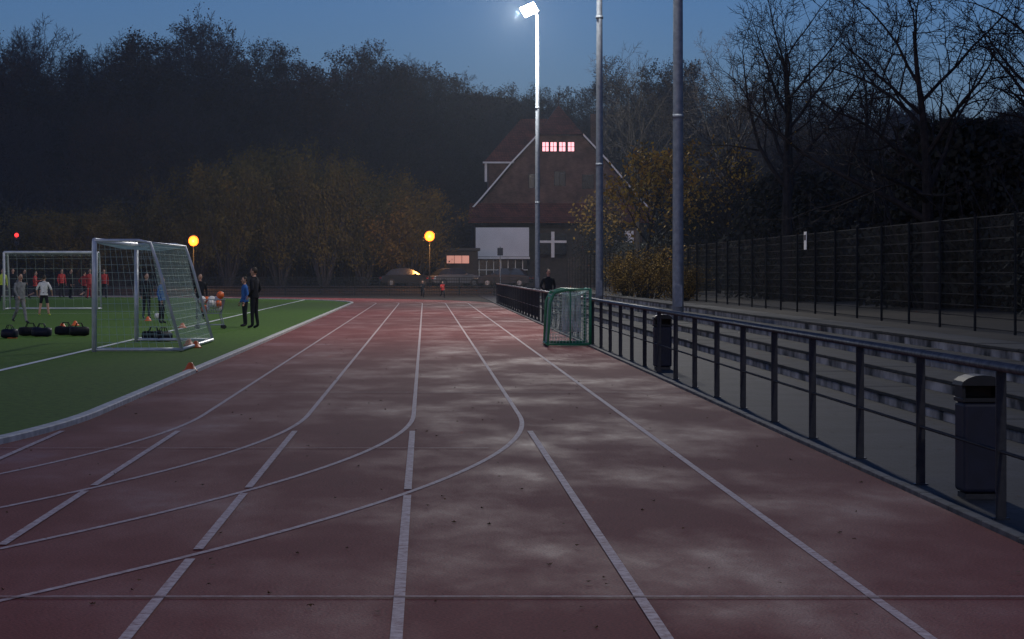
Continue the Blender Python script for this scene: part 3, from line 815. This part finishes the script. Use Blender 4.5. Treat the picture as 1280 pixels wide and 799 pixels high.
    g.ell((0, hy-.088, hz-.055), (.024, .008, .007), 4, 8, 6)
    g.ell((0, hy-.06, hz-.095), (.035, .03, .025), 0, 8, 6)
    for pw, d, sx in ((pL, dL, 1), (pR, dR, -1)):
        pw = Vector(pw); fw = Vector((0, -1, 0)); fw = (fw-d*fw.dot(d)).normalized(); si = d.cross(fw)
        for k, ln in enumerate((.065, .078, .072, .055)):
            a = pw+fw*(.027-.018*k)+d*.01; g.tube([a, a+d*ln*.5+si*sx*-.006, a+d*ln*.9-si*sx*.022], [.009, .0085, .006], 6, 0)
        a = pw-d*.05+fw*.03; g.tube([a, a+fw*.03+d*.025, a+fw*.035+d*.055], [.011, .010, .007], 6, 0)
    zc = 1.47
    g.tube([(0, 0, zc-.02), (0, -.005, zc+.035)], [.085, .068], 14, MS.index(t), False)
    i0 = len(g.V)
    for zz, rx, ry in ((.99, .168, .128), (.90, .180, .138)):
        for a in range(18): g.V.append((rx*cos(a*pi/9), ry*sin(a*pi/9), zz))
    for a in range(18): g.F.append((i0+a, i0+(a+1) % 18, i0+18+(a+1) % 18, i0+18+a)); g.mi.append(MS.index(t))
    if hood: g.ell((0, .07, 1.50), (.11, .07, .08), MS.index(t), 12, 8)
    o = g.make(name, [M[m] for m in MS], None, True)
    mn = min(v[2] for v in g.V); s = h/1.77; o.scale = (s, s, s); o.location = (x, y, z-mn*s); o.rotation_euler = (0, 0, facing)
    return o
def at(px, base): Y = 5068/(base-340); return (px-531)*Y/3035, Y
def P_(px, base, h, *a, **k):
    x, y = at(px, base); return person(x, y, h, *a, **k)
P_(318, 411, 1.80, -1.9, 'pockets', 'cloth', 'cloth', name='coach')
P_(306, 409, 1.52, -1.2, 'stand', 'blue', 'cloth', name='boy_in_jacket')
P_(183, 399, 1.62, .5, 'stand', 'cloth', 'cloth')
P_(202, 405, 1.50, 1.2, 'stand', 'blue', 'cloth')
P_(250, 400, 1.60, .3, 'stand', 'cloth', 'cloth')
P_(25, 405, 1.62, .7, 'walk', 'grey', 'grey', name='footballer', hood=True)
P_(55, 395, 1.55, 3.0, 'astride', 'white', 'cloth', socks='skin', sleeves=False, shorts=True, shoes='yellow', name='footballer')
for (px, d, f_, ps, tp, bt) in ((77, 372, .6, 'stand', 'red', 'cloth'), (105, 373, 2.4, 'run', 'red', 'cloth'), (112, 374, .5, 'stand', 'red', 'red'), (130, 373, .2, 'walk', 'red', 'cloth'), (44, 374, 1.4, 'run', 'red', 'cloth'), (16, 376, .3, 'stand', 'cloth', 'cloth'), (30, 374, 1.2, 'walk', 'cloth', 'cloth'), (3, 377, .5, 'stand', 'yellow', 'cloth'), (88, 374, 1.4, 'stand', 'cloth', 'cloth')):
    P_(px, d, 1.85, f_, ps, tp, bt, shorts=(ps == 'run'), name='footballer')
person(4.68, 92, 1.78, .3, 'pockets', 'cloth', 'cloth', name='spectator', z=.008)
person((528-531)*158/3035, 158, 1.2, 0, 'run', 'cloth', 'cloth', name='jogger', z=0); person((553-531)*157/3035, 157, 1.15, .4, 'run', 'red', 'cloth', name='jogger', z=0)

# ------------------------------------------------------------------ ball trolley
cx, cy = at(263, 412); e = empty('ball_trolley', (cx, cy, .02), .2); g = G()
for z, w, d in ((.45, .30, .22), (.85, .40, .28)):
    g.tube([(-w, -d, z), (w, -d, z), (w, d, z), (-w, d, z), (-w, -d, z)], .012, 6)
for k in range(11):
    u = -1+2*k/10
    for sd in (-1, 1): g.tube([(u*.30, sd*.22, .45), (u*.40, sd*.28, .85)], .005, 4)
for k in range(7):
    u = -1+2*k/6
    for sd in (-1, 1): g.tube([(sd*.30, u*.22, .45), (sd*.40, u*.28, .85)], .005, 4)
for k in range(8): u = -.3+.6*k/7; g.tube([(u, -.22, .45), (u, .22, .45)], .005, 4)
for z in (.55, .65, .75): w = .3+(z-.45)*.25; d = .22+(z-.45)*.15; g.tube([(-w, -d, z), (w, -d, z), (w, d, z), (-w, d, z), (-w, -d, z)], .005, 4)
for sx in (-1, 1):
    for sy in (-1, 1): g.tube([(sx*.28, sy*.2, .45), (sx*.38, sy*.22, .1)], .014, 6)
g.tube([(-.38, -.22, .12), (.38, -.22, .12), (.38, .22, .12), (-.38, .22, .12), (-.38, -.22, .12)], .014, 6)
g.tube([(-.40, -.28, .85), (-.52, -.26, 1.02), (-.52, .26, 1.02), (-.40, .28, .85)], .015, 6)
g.make('wire_basket', M['galv'], e)
g = G()
for sx in (-1, 1):
    for sy in (-1, 1): g.tube([(sx*.38, sy*.22-.02, .06), (sx*.38, sy*.22+.02, .06)], .06, 12)
g.make('castors', M['rubber'], e)
g = G(); rr = random.Random(4)
for k in range(19):
    g.ell((rr.uniform(-.26, .28), rr.uniform(-.15, .13), .57+.13*(k//6)+rr.uniform(0, .04)), .11, (0, 1, 0, 0, 1, 2, 0)[k % 7], 14, 10)
g.make('footballs', [M['white'], M['orange'], M['red']], e, True)

# cones, bags, ball
def cone(px, base):
    x, y = at(px, base); e = empty('marker_cone', (x, y, .02)); g = G(); g.tube([(0, 0, .0), (0, 0, .02), (0, 0, .03), (0, 0, .13), (0, 0, .15)], [.13, .13, .10, .045, .03], 16); g.make('cone', M['orange'], e, True)
for c in ((94, 408), (78, 411), (236, 433), (245, 436), (238, 466), (185, 402), (228, 411), (15, 424)): cone(*c)
def bag(px, base, w, m):
    x, y = at(px, base); rr = random.Random(px); g = G(); h = .24
    # holdall: rounded box section swept along its length
    secs = ((-.5, .55), (-.46, .85), (-.3, 1), (0, .94), (.3, 1), (.46, .85), (.5, .55)); k = 12
    for (u, s_) in secs:
        for a in range(k):
            t = 2*pi*a/k; cx_ = abs(cos(t))**.6*(1 if cos(t) > 0 else -1); sz_ = abs(sin(t))**.6*(1 if sin(t) > 0 else -1)
            g.V.append((u*w, cx_*.15*s_+rr.uniform(-.012, .012), h/2+sz_*h/2*s_+rr.uniform(-.01, .01)*(sz_ > 0)))
    n = len(secs)
    for j in range(n-1):
        for a in range(k):
            b = (a+1) % k; g.F.append((j*k+a, j*k+b, (j+1)*k+b, (j+1)*k+a)); g.mi.append(0)
    g.F.append(tuple(range(k))[::-1]); g.mi.append(0); g.F.append(tuple((n-1)*k+a for a in range(k))); g.mi.append(0)
    for sy in (-.07, .07): g.tube([(-w*.2, sy, h*.95), (-w*.12, sy*.6, h+.09), (w*.12, sy*.6, h+.09), (w*.2, sy, h*.95)], .011, 6, 0)
    o = g.make('sports_bag', [M[m]], None, True); o.location = (x, y, .02); o.rotation_euler = (0, 0, rr.uniform(-.6, .6))
for b_ in ((38, 421, .6, 'cloth'), (52, 422, .5, 'navy'), (82, 420, .55, 'cloth'), (99, 421, .5, 'black'), (12, 424, .4, 'navy'), (192, 427, .55, 'cloth'), (204, 428, .4, 'black')): bag(*b_)
g = G(); g.ell((0, 0, .11), .11, 0, 16, 12); o = g.make('football', [M['white']], None, True); x, y = at(183, 399); o.location = (x+.5, y-1, .02)

# ------------------------------------------------------------------ thin evening mist (real scattering volume)
g = G(); g.box(-130, 130, 60, 340, -4, 45); o = g.make('mist', [])
m = bpy.data.materials.new('evening_mist'); m.use_nodes = True; nt = m.node_tree; nt.nodes.clear()
out = N(nt, 'ShaderNodeOutputMaterial'); sc = N(nt, 'ShaderNodeVolumeScatter'); sc.inputs['Density'].default_value = .00045; sc.inputs['Color'].default_value = (.72, .85, 1, 1); sc.inputs['Anisotropy'].default_value = .2
nt.links.new(sc.outputs[0], out.inputs['Volume']); o.data.materials.append(m)

# ------------------------------------------------------------------ sky, sun
w = bpy.data.worlds.new('World'); S.world = w; w.use_nodes = True; nt = w.node_tree
bg = nt.nodes['Background']; sky = N(nt, 'ShaderNodeTexSky'); sky.sky_type = 'NISHITA'; sky.sun_disc = False
sky.sun_elevation = radians(5); sky.sun_rotation = radians(200); sky.ozone_density = 5; sky.air_density = 1.0; sky.dust_density = .4
mx = N(nt, 'ShaderNodeMix', data_type='RGBA', blend_type='MULTIPLY'); mx.inputs['Factor'].default_value = 1; mx.inputs['B'].default_value = (1.40, 1.00, 1.25, 1)
nt.links.new(sky.outputs[0], mx.inputs['A']); nt.links.new(mx.outputs['Result'], bg.inputs['Color']); bg.inputs['Strength'].default_value = .095
sd = bpy.data.lights.new('sun', 'SUN'); sd.energy = .04; sd.angle = radians(30); sd.color = (.75, .85, 1)
so = link(bpy.data.objects.new('sun', sd)); so.rotation_euler = (radians(60), 0, radians(-20))

# ------------------------------------------------------------------ camera (85 mm, eye height)
cd = bpy.data.cameras.new('camera'); cd.sensor_width = 36; cd.lens = 3035/1280*36; cd.clip_end = 4000; cd.clip_start = .1
cd.shift_x = (640-531)/1280; cd.shift_y = -(399.5-340)/1280
co = link(bpy.data.objects.new('camera', cd)); co.location = (0, 0, 1.67); co.rotation_euler = (pi/2, 0, 0)
S.camera = co
S.view_settings.view_transform = 'Standard'; S.view_settings.look = 'None'; S.view_settings.exposure = 0
